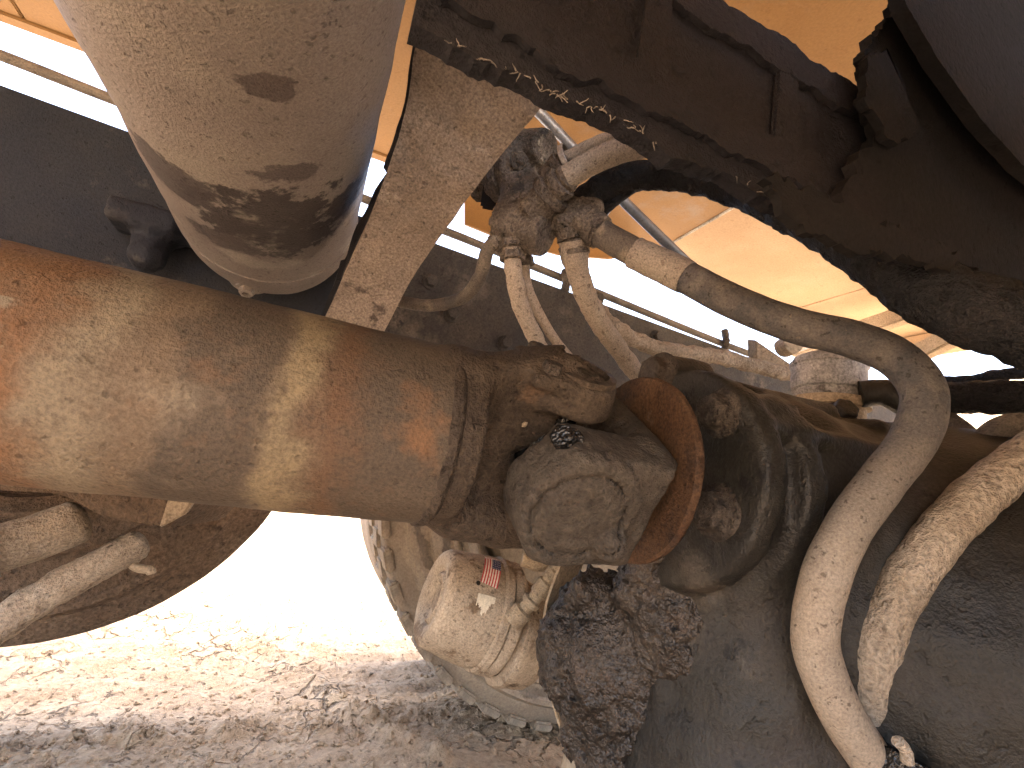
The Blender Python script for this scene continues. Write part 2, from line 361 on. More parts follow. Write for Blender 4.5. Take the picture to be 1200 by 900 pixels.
m_tyre_l = mud('brown_caked_tyre', [(0.092, 0.064, 0.043), (0.122, 0.086, 0.059), (0.153, 0.111, 0.077)], 9, .92, .6, .25, 160,
    patches=[((0.065, 0.046, 0.033), 14, .58, .68, 3, .2)], dist=.006)
m_rim = mud('pale_muddy_rim', [(.20, .17, .13), (.26, .22, .165), (.33, .28, .21)], 4, .8, .16, .12, 250, dark=.2,
    patches=[((.16, .135, .105), 7, .58, .72, 3, .1)], squash=(.6, 1, .6))
m_chamber = mud('cream_dusty_chamber', [(0.230, 0.180, 0.127), (0.312, 0.254, 0.186), (0.394, 0.328, 0.245)], 12, .75, .35, .2, 380,
    patches=[((0.156, 0.111, 0.072), 22, .54, .64, 3, .3), ((0.090, 0.070, 0.055), 40, .64, .7, 5, .3)])
m_fit = mud('dusty_brass_fitting', [(.22, .17, .115), (.32, .26, .18), (.42, .35, .25)], 30, .7, .4, .2, 400)
m_valve = mud('dirt_crusted_valve', [(0.080, 0.068, 0.056), (0.136, 0.112, 0.092), (0.224, 0.188, 0.148)], 26, .85, .7, .3, 300,
    patches=[((0.040, 0.036, 0.034), 24, .58, .68, 3, .3), ((0.280, 0.240, 0.188), 30, .62, .7, 6, .3)], dist=.004)
m_steel = mud('smooth_grey_steel', [(.22, .24, .28), (.30, .32, .36), (.36, .37, .40)], 20, .4, .15, .1, 300, metal=.6, spec=.5)
m_crust = mud('clay_crusted_pipe', [(0.262, 0.211, 0.159), (0.331, 0.275, 0.210), (0.401, 0.341, 0.271)], 20, .92, .45, .22, 260, dark=.25,
    patches=[((0.192, 0.153, 0.118), 48, .58, .70, 3, -.5), ((0.366, 0.314, 0.252), 20, .58, .7, 5, .2)], dist=.006)
m_cap = mud('grey_dusty_lid', [(0.240, 0.234, 0.222), (0.396, 0.384, 0.360), (0.576, 0.552, 0.516)], 30, .8, .2, .25, 300,
    patches=[((0.132, 0.120, 0.114), 30, .58, .68, 3, .2)])
m_bolt = mud('mud_crusted_bolt', [(0.029, 0.023, 0.019), (0.050, 0.041, 0.034), (0.084, 0.069, 0.057)], 50, .8, .9, .3, 300, dist=.003)
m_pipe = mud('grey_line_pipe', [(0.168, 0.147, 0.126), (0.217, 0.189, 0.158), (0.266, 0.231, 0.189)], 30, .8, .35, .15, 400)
m_bar = mud('clay_dusted_bar', [(.30, .235, .165), (.38, .305, .215), (.45, .37, .27)], 9, .9, .4, .2, 240)
m_corner = mud('sooty_black_rubber', [(.008, .0075, .008), (.012, .011, .011), (.018, .016, .015)], 9, .85, .2, .15, 300, spec=.1)
m_dark = plain('dark_hole', (.01, .009, .008), .8)
m_strapsteel = mud('worn_clip_steel', [(.25, .24, .23), (.35, .33, .31), (.45, .42, .39)], 40, .45, .2, .15, 300, metal=.5)

def ground_mat():
    q = N('churned_brown_mud'); ob = q.tc.outputs['Object']
    n1 = q.noise(ob, 2.2, 10, .62); n2 = q.noise(ob, 14, 9, .65, 4); n3 = q.noise(ob, 90, 6, .7, 8)
    r = q.n('ValToRGB', i_0=q.math('ADD', q.math('MULTIPLY', n1, .5), q.math('MULTIPLY', n2, .5))); el = r.color_ramp.elements
    el.new(.5); el[0].position = .36; el[1].position = .5; el[2].position = .64
    el[0].color = (.31, .215, .135, 1); el[1].color = (.41, .295, .19, 1); el[2].color = (.48, .36, .24, 1)
    col = q.mix(1, r.outputs[0], q.n('MapRange', i_Value=n3, i_1=.25, i_2=.75, i_3=.6, i_4=1.35).outputs[0], 'MULTIPLY')
    v = q.n('TexVoronoi', feature='DISTANCE_TO_EDGE', i_Vector=q.mix(.12, ob, q.n('TexNoise', i_Vector=ob, i_Scale=9.0, i_Detail=5.0).outputs[1]), i_Scale=13.0)
    k = q.math('MULTIPLY', q.math('SUBTRACT', 1.0, q.step(v.outputs[0], 0, .05)), q.step(n1, .46, .6))
    col = q.mix(q.math('MULTIPLY', k, .5), col, (.09, .062, .043, 1))
    pit = q.step(q.noise(ob, 60, 4, .6, 15), .60, .70); col = q.mix(q.math('MULTIPLY', pit, .6), col, (.085, .06, .044, 1))
    h = q.math('ADD', q.math('MULTIPLY', n2, 1.0), q.math('MULTIPLY', n3, .5)); h = q.math('SUBTRACT', h, q.math('ADD', k, q.math('MULTIPLY', pit, .5)))
    bp = q.n('Bump', i_Height=h, i_Strength=1.0, i_Distance=.016)
    q.put(q.b.inputs['Base Color'], col); q.put(q.b.inputs['Normal'], bp.outputs[0]); q.b.inputs['Roughness'].default_value = .92
    q.b.inputs['Specular IOR Level'].default_value = .2; return q.m
m_ground = ground_mat()

# ------------------------------------------------------------------ ground, mound
def ground_h(x, y):
    p = np.stack([x, y, 0 * x], -1)
    z = .030 * fbm(p, 1.1, 4) + .010 * fbm(p, 9, 5, .6) + .007 * np.abs(fbm(p + 9, 45, 3, .6)) - .002
    d = y - 1.16 - .035 * fbm(p + 3, 2.5, 2)                                # ridge pressed up beside the tyres
    z = z + np.exp(-(d / .05) ** 2) * (.002 + .035 * np.abs(fbm(p + 5, 16, 4, .65)))
    d2 = (y - 2.06) + 1.83 * (x + .246) - .08 * fbm(p + 8, 3, 2)            # crossing tyre track edge
    z = z + np.exp(-(d2 / .05) ** 2) * (.012 + .03 * np.abs(fbm(p + 15, 16, 3)))
    lug = np.sin((y + .15 * np.sin(x * 5)) * 52 + 2 * fbm(p, 5, 2)) * .009 * np.clip((y - 1.2) * 3, 0, 1) * np.clip((3.2 - y), 0, 1)
    return z + lug * np.clip(1 - np.abs(x) / 3, 0, 1) - .012
def grid(name, xs, ys, hf, mat, parent=None):
    X, Y = np.meshgrid(xs, ys, indexing='ij'); Z = hf(X, Y); V = np.stack([X, Y, Z], -1).reshape(-1, 3); a, b = X.shape
    i = np.arange((a - 1) * b).reshape(a - 1, b)[:, :-1].ravel()
    return mesh_obj(name, V, np.stack([i, i + b, i + b + 1, i + 1], 1), mat, parent)
xs = np.concatenate([-np.geomspace(400, 1.25, 28)[:-1], np.arange(-1.2, 1.35, .0075), np.arange(1.36, 1.9, .02), np.geomspace(1.95, 400, 34)])
ys = np.concatenate([-np.geomspace(400, .5, 24)[:-1], np.arange(-.45, .7, .08), np.arange(.72, 1.0, .02), np.arange(1.0, 1.9, .0075), np.arange(1.91, 2.6, .016), np.geomspace(2.62, 400, 60)])
tag(grid('ground', xs, ys, ground_h, m_ground), 'churned brown mud ground with tyre tracks under the truck', None, kind='structure')
def mound_h(x, y):
    p = np.stack([x, y, 0 * x], -1)
    e = 1 - ((x - 7.5) / 3.2) ** 2 - ((y - 3.0) / 3.4) ** 2
    return np.where(e > 0, np.sqrt(np.maximum(e, 0)) * 2.4, e * .6) + .18 * fbm(p, 1.2, 5, .6) + .05 * fbm(p, 7, 3)
m_mound = mud('pale_dry_clay', [(.30, .22, .14), (.40, .30, .19), (.48, .37, .25)], 2, .95, .6, .2, 60, dist=.03)
tag(grid('dirt_mound', np.linspace(3.6, 11.4, 110), np.linspace(-1, 7, 110), mound_h, m_mound), 'pale clay bank beyond the rear of the truck', None, kind='structure')
# clods
def clods():
    V = []; Fc = []; base = np.array([(1, 0, 0), (-1, 0, 0), (0, 1, 0), (0, -1, 0), (0, 0, 1), (0, 0, -1)], float)
    fs = [(0, 2, 4), (2, 1, 4), (1, 3, 4), (3, 0, 4), (2, 0, 5), (1, 2, 5), (3, 1, 5), (0, 3, 5)]
    K = 5000; r = RNG.random(K); x = RNG.uniform(-.9, 1.2, K)
    y = np.where(r < .4, 1.15 + RNG.normal(0, .10, K), RNG.uniform(1.0, 2.6, K)); sz = RNG.uniform(.0015, .0058, K) * np.where(r < .04, 1.8, 1)
    z = ground_h(x, y)
    V = (np.stack([x, y, z + sz * .25], 1)[:, None] + base[None] * (sz[:, None] * RNG.uniform(.55, 1.6, (K, 3)) * [1, 1, .6])[:, None]
         + RNG.normal(0, .12, (K, 6, 3)) * sz[:, None, None]).reshape(-1, 3)
    Fc = [(a + 6 * n, b + 6 * n, c + 6 * n) for n in range(K) for a, b, c in fs]
    return mesh_obj('mud_crumb', V, Fc, m_ground, smooth=False)
tag(clods(), 'loose crumbs of mud scattered over the tracked ground', 'mud', kind='stuff')

# ------------------------------------------------------------------ dump body overhead
SL = -.045                                                  # the chassis falls slightly towards the rear
bt = thing('dump_body', (0, .35, 1.33), 'amber painted dump body floor overhead with seams between its panels', 'dump body')
def zb(x): return 1.34 + .0 * x
xb = [-3.2, -1.9, -.72, .225, .921, 1.62, 2.35]
for a, b in zip(xb[:-1], xb[1:]):
    mat = m_orange if a < .9 else m_orange_dust_lit
    box('floor_panel', ((a + b) / 2, .245, 1.36), b - a - .003, 1.93, .04, mat, bt, bev=.003)
box('light_leak_cover', (-.42, .245, 1.395), 5.5, 1.93, .026, m_orange, bt)  # unseen sheet added to stop sun leaking through the panel gaps
lathe('seam_light_line', (.921, -.7, 1.3395), (0, 1, 0), [(0, .0001), (0, .0045), (1.95, .0045), (1.95, .0001)], m_cap, bt, 8, .001, 60)  # pale strip stands in for the line of light along this seam
for x in (-2.5, -1.3, 2.2): box('cross_bolster', (x, .35, 1.30), .08, 2.0, .075, m_orange_dust_lit, bt)
for y in (-.735, 1.225): box('side_wall', (-.42, y, 1.76), 5.5, .03, .85, m_orange, bt, bev=.002)
prism('side_skirt', [on(px, py, 1, 1.20) for px, py in ((545, 180), (545, 262), (590, 280), (655, 298), (715, 303), (775, 292), (800, 240))], (0, .012, 0), m_orange, bt)
box('front_wall', (-3.2, .31, 1.75), .04, 2.03, .7, m_orange, bt)
box('tail_gate', (2.37, .31, 1.75), .035, 2.03, .7, m_orange_dust_lit, bt)

# ------------------------------------------------------------------ chassis rails
t = thing('frame_rail', (0, .8, .7), 'long blue black frame rail on the far side behind the air tank', 'frame rail')
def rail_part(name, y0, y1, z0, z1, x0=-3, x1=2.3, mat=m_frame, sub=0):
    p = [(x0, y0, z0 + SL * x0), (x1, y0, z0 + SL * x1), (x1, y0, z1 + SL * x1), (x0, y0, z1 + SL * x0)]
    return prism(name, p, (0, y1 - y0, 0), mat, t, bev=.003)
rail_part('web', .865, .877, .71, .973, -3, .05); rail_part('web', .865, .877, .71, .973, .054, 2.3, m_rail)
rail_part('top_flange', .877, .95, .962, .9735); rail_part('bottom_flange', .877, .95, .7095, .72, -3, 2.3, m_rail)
for px, py in ((530, 368), (505, 330), (700, 350), (770, 395), (592, 402)):
    c = on(px, py, 1, .862); bolt('bolt', c, (0, -1, 0), .012, .012, m_rail, t)
def f_brk(p):
    c = on(170, 276, 1, .83)
    d = s_box(p, c + [0, .0, .02], np.eye(3), (.045, .035, .018), .01); d = smin(d, s_cap(p, c + [.012, 0, 0], c + [.014, -.01, -.032], .024), .02)
    d = smin(d, s_cap(p, c + [.05, 0, .02], c + [.09, 0, .01], .015), .02)
    return d + .003 * fbm(p, 60, 3)
c_ = on(170, 276, 1, .83)
o = thing('suspension_bracket', c_, 'grimy cast bracket on the frame rail behind the drive shaft', 'bracket')
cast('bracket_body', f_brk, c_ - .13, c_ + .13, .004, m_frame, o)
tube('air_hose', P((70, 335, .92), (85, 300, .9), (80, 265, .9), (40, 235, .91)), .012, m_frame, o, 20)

# near beam above the camera
YB = .17
t = thing('chassis_beam', on(700, 120, 1, YB), 'dark grimy chassis beam overhead with ragged dirt along its edge', 'beam')
def bz(x): return .0
b0, b1 = -.001 * 1, .52
zl, zh = .703, .815
def beam_poly(zlo, zhi, x0=.004, x1=.92, y=YB): return [(x0, y, zlo), (x1, y, zlo), (x1, y, zhi), (x0, y, zhi)]
def ragged(x0, x1, zlo, zhi, y, amp, sc, seed, both=False):
    x = np.arange(x0, x1, .0025); q = np.stack([x, 0 * x + seed, 0 * x], 1); lo = zlo + amp * fbm(q, sc, 5, .68); hi = zhi + (amp * fbm(q + 5, sc, 5, .68) if both else 0 * x)
    return [(a, y, b) for a, b in zip(x, lo)] + [(a, y, b) for a, b in zip(x[::-1], hi[::-1])]
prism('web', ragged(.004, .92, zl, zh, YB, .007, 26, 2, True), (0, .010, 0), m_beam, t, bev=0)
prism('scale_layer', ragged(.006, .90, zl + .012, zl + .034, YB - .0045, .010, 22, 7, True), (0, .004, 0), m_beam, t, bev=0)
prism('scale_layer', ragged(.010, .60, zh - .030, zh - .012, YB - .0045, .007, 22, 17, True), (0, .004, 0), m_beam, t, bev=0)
for px in (0.105, .20):
    prism('stiffener', [(px, YB - .004, zl + .012), (px + .028, YB - .004, zl + .012), (px + .022, YB - .004, zh - .012), (px + .006, YB - .004, zh - .012)], (0, .0035, 0), m_beam, t, bev=.004)
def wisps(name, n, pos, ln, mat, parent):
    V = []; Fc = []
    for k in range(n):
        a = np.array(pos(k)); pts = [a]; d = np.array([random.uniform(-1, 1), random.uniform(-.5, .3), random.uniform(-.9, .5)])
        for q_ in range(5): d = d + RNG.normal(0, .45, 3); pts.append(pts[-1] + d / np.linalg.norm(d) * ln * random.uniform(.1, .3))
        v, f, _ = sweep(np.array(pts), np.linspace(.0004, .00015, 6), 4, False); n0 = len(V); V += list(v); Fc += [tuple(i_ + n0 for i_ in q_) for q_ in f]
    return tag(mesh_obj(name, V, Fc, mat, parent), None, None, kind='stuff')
wisps('edge_highlight', 60, lambda k: (lambda x: (x, YB - .001, zl + .007 * float(fbm(np.array([[x, 2, 0]]), 26, 4, .6)[0])))(random.choice([random.uniform(.02, .08), random.uniform(.08, .13), random.uniform(.02, .5)])), .0045, m_pipe, t)  # pale hairlines modelled in place of sharp highlights along the ragged edge

# torn flaps on the right
def flap(name, pts, y, thick, mat, label, jag=.0055):
    p = [on(a, b, 1, y) for a, b in pts]; out = []
    for i in range(len(p)):
        a, b = p[i], p[(i + 1) % len(p)]; k = max(1, int(np.linalg.norm(b - a) / .003))
        inside = all(-20 < q[0] < 1210 and -20 < q[1] for q in (pts[i], pts[(i + 1) % len(pts)]))
        for j in range(k):
            v = a + (b - a) * j / k
            if inside: v = v + jag * np.array([fbm(v[None] + 3, 90, 4, .7)[0], 0, fbm(v[None] + 8, 90, 4, .7)[0]])
            out.append(v)
    o = prism(name, out, (0, thick, 0), mat, None, bev=0); return tag(o, label, 'rubber flap')
flap('rubber_flap', [(1075, -80), (1052, 0), (1034, 30), (1012, 62), (1022, 92), (1014, 116), (1032, 150), (985, 225), (1005, 268), (1052, 284), (1105, 303), (1148, 312),
      (1140, 335), (1165, 345), (1175, 330), (1205, 342), (1330, 400), (1330, -80)], .155, .007, m_rubber, 'torn black rubber flap with a jagged hanging edge beside the beam')
flap('rubber_flap', [(1040, -80), (1062, 5), (1100, 70), (1150, 140), (1200, 195), (1330, 300), (1330, -80)], .135, .008, m_corner, 'brownish smooth rubber flap overlapping the torn black one', .001)

flap('rubber_strip', [(1018, 66), (1040, 58), (1062, 96), (1075, 150), (1050, 172), (1030, 140), (1012, 118)], .148, .005, m_corner, 'small torn strip of black rubber curling at the flap edge', .006)
flap('rubber_strip', [(900, 205), (960, 226), (1040, 262), (1130, 296), (1120, 318), (1050, 298), (985, 292), (930, 262)], .150, .005, m_corner, 'long ragged strip of black rubber hanging below the beam', .007)

# ------------------------------------------------------------------ air tank
TX, TZ, TR = -.12, .88, .12
t = thing('air_tank', (TX, .4, TZ - TR), 'big grey air tank caked with dark mud above the drive shaft', 'air tank')
prof = [(0, 0), (.004, .05), (.016, .085), (.034, .108), (.055, .118), (.07, TR)] + [(x, TR) for x in np.linspace(.1, .785, 26)]
prof += [(.80, .1195), (.818, .1165), (.834, .109), (.846, .097), (.855, .078), (.860, .05), (.862, .02), (.8625, 0)]
# axis starts at the near end; UV u then runs towards the far dome
lathe('shell', (TX, -.02, TZ), (0, 1, 0), fine(prof, .012), m_tank, t, 96, .0035, 9, 180)
lathe('seam_weld', (TX, .725, TZ), (0, 1, 0), [(0, TR - .004), (.002, TR + .0015), (.006, TR + .0022), (.010, TR + .0012), (.012, TR - .004)], m_tank, t, 96, .0015, 120)
dp = on(288, 340, 1, .775); lathe('drain_plug', dp + [0, .01, .015], (0.05, -.35, -1), [(0, .016), (.012, .016), (.013, .011), (.021, .010), (.022, .006), (.016, .005), (.016, 0)], m_tank, t, 6, auto=30)
lathe('drain_boss', dp + [0, .01, .022], (0.05, -.35, -1), [(0, .03), (.008, .027), (.012, .018), (.012, 0)], m_tank, t, 30)

# ------------------------------------------------------------------ cross member (flat curved bracket)
t = thing('cross_member', on(410, 380, 1, .45), 'flat dusty curved cross member plate between tank and valve', 'cross member')
rows = [((497, 20), (672, 60), .40), ((486, 60), (640, 118), .43), ((474, 135), (592, 176), .47), ((452, 205), (556, 222), .50), ((424, 278), (518, 275), .54), ((398, 335), (482, 328), .575), ((372, 388), (446, 396), .60), ((340, 440), (410, 450), .63)]
Lc = spline(np.array([at(*a, d) for a, b, d in rows]), 70); Rc = spline(np.array([at(*b, d * 1.02) for a, b, d in rows]), 70)
def strip(L, R, th, nw, rough):
    k = len(L); s = np.linspace(0, 1, nw); top = L[:, None] * (1 - s)[None, :, None] + R[:, None] * s[None, :, None]
    tn = np.gradient((L + R) / 2, axis=0); nr = np.cross(tn, R - L); nr /= np.linalg.norm(nr, axis=1)[:, None]
    vd = ((L + R) / 2 - CO); nr *= np.sign((nr * vd).sum(1))[:, None]
    top = top + nr[:, None] * (rough * fbm(top, 45, 4))[..., None]
    bot = top + nr[:, None] * th; ringv = np.concatenate([top, bot[:, ::-1]], 1); w_ = 2 * nw; Fc = []
    for i in range(k - 1):
        for j in range(w_): Fc.append((i * w_ + j, i * w_ + (j + 1) % w_, (i + 1) * w_ + (j + 1) % w_, (i + 1) * w_ + j))
    Fc += [tuple(range(w_))[::-1], tuple((k - 1) * w_ + j for j in range(w_))]; return ringv.reshape(-1, 3), Fc, nr
V, Fc, nr = strip(Lc, Rc, .012, 24, .004); mesh_obj('flange_plate', V, Fc, m_strap, t, auto=40)
V, Fc, _ = strip(Lc + nr * .013, Lc + nr * .075, .006, 8, .002); mesh_obj('side_web', V, Fc, m_beam, t, auto=40)

# ------------------------------------------------------------------ drive shaft
SY, SZ, SR = .3475, .559, .065
t = thing('drive_shaft', (-.2, SY, SZ - SR), 'thick dusty tan drive shaft tube with rust bands and end yoke', 'drive shaft')
V, Fc, uv = sweep(np.stack([np.linspace(-.62, .080, 150), np.full(150, SY), np.full(150, SZ)], 1), SR, 72, True, .0016, 14)
L0 = .235   # the visible tube begins about here along its length
o = mesh_obj('tube', V, Fc, m_shaft, t, uv={'loop': [(u - .08, v) for u, v in uv['loop']]}, auto=50)
lathe('weld_bead', (.075, SY, SZ), (1, 0, 0), [(0, SR - .003), (.002, SR + .0004), (.005, SR + .0012), (.008, SR + .0012), (.011, SR - .001), (.012, SR - .004)], m_yoke, t, 90, .0018, 150)
A1 = np.array([0, -math.cos(math.radians(34)), -math.sin(math.radians(34))])     # cross arm that the pinion yoke carries
A2 = np.array([0, -math.sin(math.radians(34)), math.cos(math.radians(34))])      # cross arm that the shaft yoke carries
JX = .174; J = np.array([JX, SY, SZ]); AXX = np.array([1., 0, 0])
BA = np.array([AXX, A1, A2])
def f_yoke(p):
    d = s_cyl(p, (.082, SY, SZ), (.104, SY, SZ), SR - .0015, SR * .93, .006)
    for s in (1, -1):
        a = np.array([.096, SY, SZ]) + A2 * s * .044; b = J + A2 * s * .0595
        ear = s_box(p, J * .5 + np.array([.096, SY, SZ]) * .5 + A2 * s * .053, basis(b - a, A1), (.054, .050, .0165), .008)
        ear = smin(ear, s_cyl(p, J + A2 * s * .046, J + A2 * s * .073, .036, .033, .006), .012)
        rad = np.linalg.norm(p[..., 1:] - J[1:], axis=-1); ear = smax(ear, rad - np.interp(p[..., 0], [.082, .105, .145, .2], [.0635, .066, .084, .10]), .006)
        d = smin(d, ear, .018)
    d = smin(d, s_cap(p, at(536, 596, .37), at(586, 606, .385), .024, .022), .012)
    d = smin(d, s_box(p, J + A2 * .068 + [-.028, 0, 0], BA, (.016, .030, .006), .004), .005)
    d = np.maximum(d, -(s_cyl(p, J - A2 * .2, J + A2 * .2, .0165, None, .002) + .002 * 0))
    return d + .0014 * fbm(p, 70, 4)
yk = cast('yoke', f_yoke, J - [.105, .10, .10], J + [.06, .10, .10], .0027, m_yoke, t)
for s in (1, -1):
    lathe('bearing_cap', J + A2 * s * .040, A2 * s, [(0, .0165), (.031, .0165), (.0335, .0145), (.034, 0)], m_joint, t, 30, .001, 120)
for s in (-1, 1): bolt('cap_bolt', J + A2 * .071 + AXX * (-.030) + A1 * s * .018, A2, .0075, .010, m_bolt, t)
lathe('snap_ring', J + A2 * .0725, A2, [(0, .031), (.004, .030), (.0045, .024), (.001, .022)], m_yoke, t, 36, .001, 120)
# balance weight on the tube
wc = np.array([.012, SY + .012, SZ + SR * .982]); box('balance_weight', wc, .05, .018, .006, m_yoke, t, bev=.0015)

# ------------------------------------------------------------------ universal joint cross, greasy
t = thing('joint_cross', J, 'black greasy universal joint cross between the two yokes', 'joint')
def f_cross(p):
    d = s_sph(p, J, .030)
    for a in (A1, A2): d = smin(d, s_cap(p, J - a * .046, J + a * .046, .0145), .012)
    return d + .004 * fbm(p, 60, 4)
cast('cross_body', f_cross, J - .07, J + .07, .003, m_grease, t)
lathe('grease_nipple', J + [-.02, -.012, .012], (-.6, -.7, .2), [(0, .006), (.012, .006), (.013, .004), (.022, .004), (.024, .002), (.024, 0)], m_fit, t, 12)

# ------------------------------------------------------------------ drive axle
t = thing('drive_axle', (.6, .35, .0), 'dark greasy drive axle gear housing caked with wet mud', 'axle')
def f_pyoke(p):
    d = s_cyl(p, (.225, SY, SZ), (.30, SY, SZ), .034, .036, .004)
    for s in (1, -1):
        ear = s_box(p, J + [.020, 0, 0] + A1 * s * .054, BA, (.042, .022, .045), .007)
        ear = smin(ear, s_cyl(p, J + A1 * s * .038, J + A1 * s * .079, .044, .042, .005), .010)
        d = smin(d, ear, .015)
    d = smin(d, s_box(p, J + [.066, 0, 0], BA, (.014, .060, .044), .01), .015)
    d = np.minimum(d, s_cyl(p, J + A1 * .07, J + A1 * .0825, .028, .027, .003))
    d = np.minimum(d, s_cap(p, J + A1 * .079 + [.030, 0, 0] - A2 * .016, J + A1 * .081 + [.031, 0, 0] - A2 * .017, .013))
    g = np.abs(s_cyl(p, J + A1 * .05, J + A1 * .11, .033, None, .001)) - .0011
    d = np.maximum(d, -np.maximum(g, (p - J) @ -A1 + .074))
    return d + .0015 * fbm(p, 110, 4) + .0016 * fbm(p, 30, 2)
py_ = cast('pinion_yoke', f_pyoke, J - [.075, .125, .125], J + [.13, .125, .125], .0024, m_joint, t)
o = bolt('yoke_bolt', at(664, 519, .318), A2 * .4 + [-.75, -.4, 0], .0085, .012, m_grease, py_)
ds = lathe('dust_shield', (.258, SY, SZ), (1, 0, 0), fine([(.004, .03), (.002, .045), (0, .058), (0, .0785), (.002, .080), (.006, .080), (.008, .0785), (.008, .03)], .004), m_rust, t, 110, .0012, 40, 35)
def f_house(p):
    d = s_cyl(p, (.315, SY + .01, SZ + .0), (.338, SY + .01, SZ), .100, .102, .003)
    for c in BOLTS: d = smin(d, s_cyl(p, c - [.004, 0, 0], c + [.05, 0, 0], .0225, .026, .003), .004)
    d = smin(d, s_cyl(p, (.33, SY + .01, SZ), (.43, SY + .02, SZ - .005), .080, .098, .01), .009)
    d = smin(d, s_cyl(p, (.366, SY + .012, SZ), (.386, SY + .012, SZ), .099, .102, .004), .006)
    d = smin(d, s_cap(p, (.46, SY + .02, SZ - .02), (.43, SY + .04, .22), .105, .125), .03)
    d = smin(d, s_cap(p, (.46, SY + .02, SZ - .01), (.80, SY + .02, SZ - .03), .10, .12), .025)
    d = smin(d, s_ell(p, (.68, .33, .42), (.26, .25, .24)), .04)
    for k, an in enumerate((80, 125, 175, 30)):
        a = math.radians(an); dv = np.array([0, -math.cos(a), math.sin(a)]); 
        d = smin(d, s_cap(p, np.array([.34, SY + .01, SZ]) + dv * .088, np.array([.52, SY + .02, SZ - .01]) + dv * .108, .010), .007)
    d = smin(d, s_cap(p, (.66, -.35, .50), (.66, 1.0, .50), .07), .05)
    d = smin(d, s_box(p, on(990, 525, 0, .52) + [.05, 0, 0], basis((1, .1, -.1)), (.05, .03, .028), .006), .006)
    mudm = np.clip((.56 - p[..., 2]) * 5, 0, 1)
    return d + .0025 * fbm(p, 30, 4) + mudm * (.006 * fbm(p, 26, 4) + .004)
BOLTS = [on(776, 440, 0, .318), on(848, 485, 0, .318), on(843, 600, 0, .318), on(735, 690, 0, .318)]
hs = cast('gear_housing', f_house, (.29, .0, .08), (.98, .78, .74), .0055, m_housing, t)
for k, c in enumerate(BOLTS[:3]): bolt('flange_bolt', c + [-.004, 0, 0], (-1, 0, 0), (.017, .0155, .017)[k], .015, m_bolt, t)
# mud-caked cover low on the housing, with the thin plate behind it
MC = at(715, 765, .50)
def f_lump(p):
    n = np.array([-.62, -.72, .25]); n /= np.linalg.norm(n)
    d = s_cyl(p, MC + n * -.05, MC + n * .026, .074, .066, .016)
    d = smin(d, s_sph(p, MC - n * .02, .075), .02)
    d = smin(d, s_sph(p, at(748, 692, .47), .024), .014); d = smin(d, s_sph(p, at(690, 690, .50), .02), .014)
    d = smin(d, s_cap(p, at(772, 650, .465), at(805, 740, .46), .03, .05), .025)
    d = smin(d, s_cap(p, at(790, 720, .48), at(735, 880, .48), .045, .05), .02)
    d = smin(d, s_cap(p, at(735, 850, .50), at(690, 850, .50), .03), .02)
    face = np.clip(((p - MC) @ n - .01) * 60, 0, 1) * np.clip((.05 - np.linalg.norm((p - MC) - ((p - MC) @ n)[..., None] * n, axis=-1)) * 60, 0, 1)
    return d + (.010 * fbm(p, 48, 5, .62) + .004 * fbm(p, 170, 2)) * (1 - .85 * face) + .008 * face * 0
cast('mud_cake', f_lump, MC - [.14, .12, .15], MC + [.14, .14, .15], .0031, m_caked, t)
pl = P((660, 655, .56), (640, 715, .56), (640, 775, .56), (652, 835, .56), (672, 885, .56), (700, 930, .56))
plc = spline(pl, 40); V, Fc, _ = strip(plc, plc + np.array([.05, .03, 0]), .003, 4, .0); mesh_obj('guard_plate', V, Fc, m_bar, t, auto=40)
tube('drain_neck', P((705, 850, .53), (690, 905, .53), (680, 960, .53)), .03, m_rim, t, 30, 28, .004, 30)
# near arm of the axle (bottom right)
def f_arm(p):
    a, b = at(1180, 640, .42), at(1120, 930, .40)
    d = s_cap(p, a + [.07, .03, -.02], b + [.05, .03, -.02], .085, .10); d = smin(d, s_cap(p, a + [.07, .03, -.02], a + [.3, .05, -.02], .08), .04)
    d = smin(d, s_cap(p, at(1110, 650, .45), at(1190, 760, .41), .02), .03)
    return d + .006 * fbm(p, 18, 5, .6)
lo = at(1150, 780, .42) - [.2, .2, .3]; cast('axle_arm', f_arm, lo, lo + [.65, .45, .6], .006, m_rubber, t)

# lid and elbow on top of the housing
cp = on(970, 460, 1, .44)
o = thing('breather_cap', cp, 'round grey ribbed lid with elbow pipe on top of the axle', 'cap')
lathe('lid', cp + [0, 0, -.012], (.05, .02, 1), fine([(0, 0), (0, .040), (.006, .043), (.012, .0415), (.014, .045), (.020, .0465), (.046, .0465), (.048, .0485), (.053, .0485), (.0535, .0455), (.060, .044), (.064, .036), (.066, 0)], .006), m_cap, o, 60, .0004, 70)
lathe('neck', cp + [0, 0, -.07], (.02, .01, 1), [(0, .044), (.045, .044), (.046, .050), (.058, .050), (.060, .040), (.062, .02)], m_bar, o, 48, .0015, 60)
tube('elbow_pipe', P((1008, 462, .63), (1035, 460, .62), (1055, 468, .61), (1075, 480, .61)), .017, m_housing, o, 24, 20, .003, 70)
bolt('hex_plug', at(985, 486, .58), (-.3, -.8, .5), .014, .016, m_housing, o)

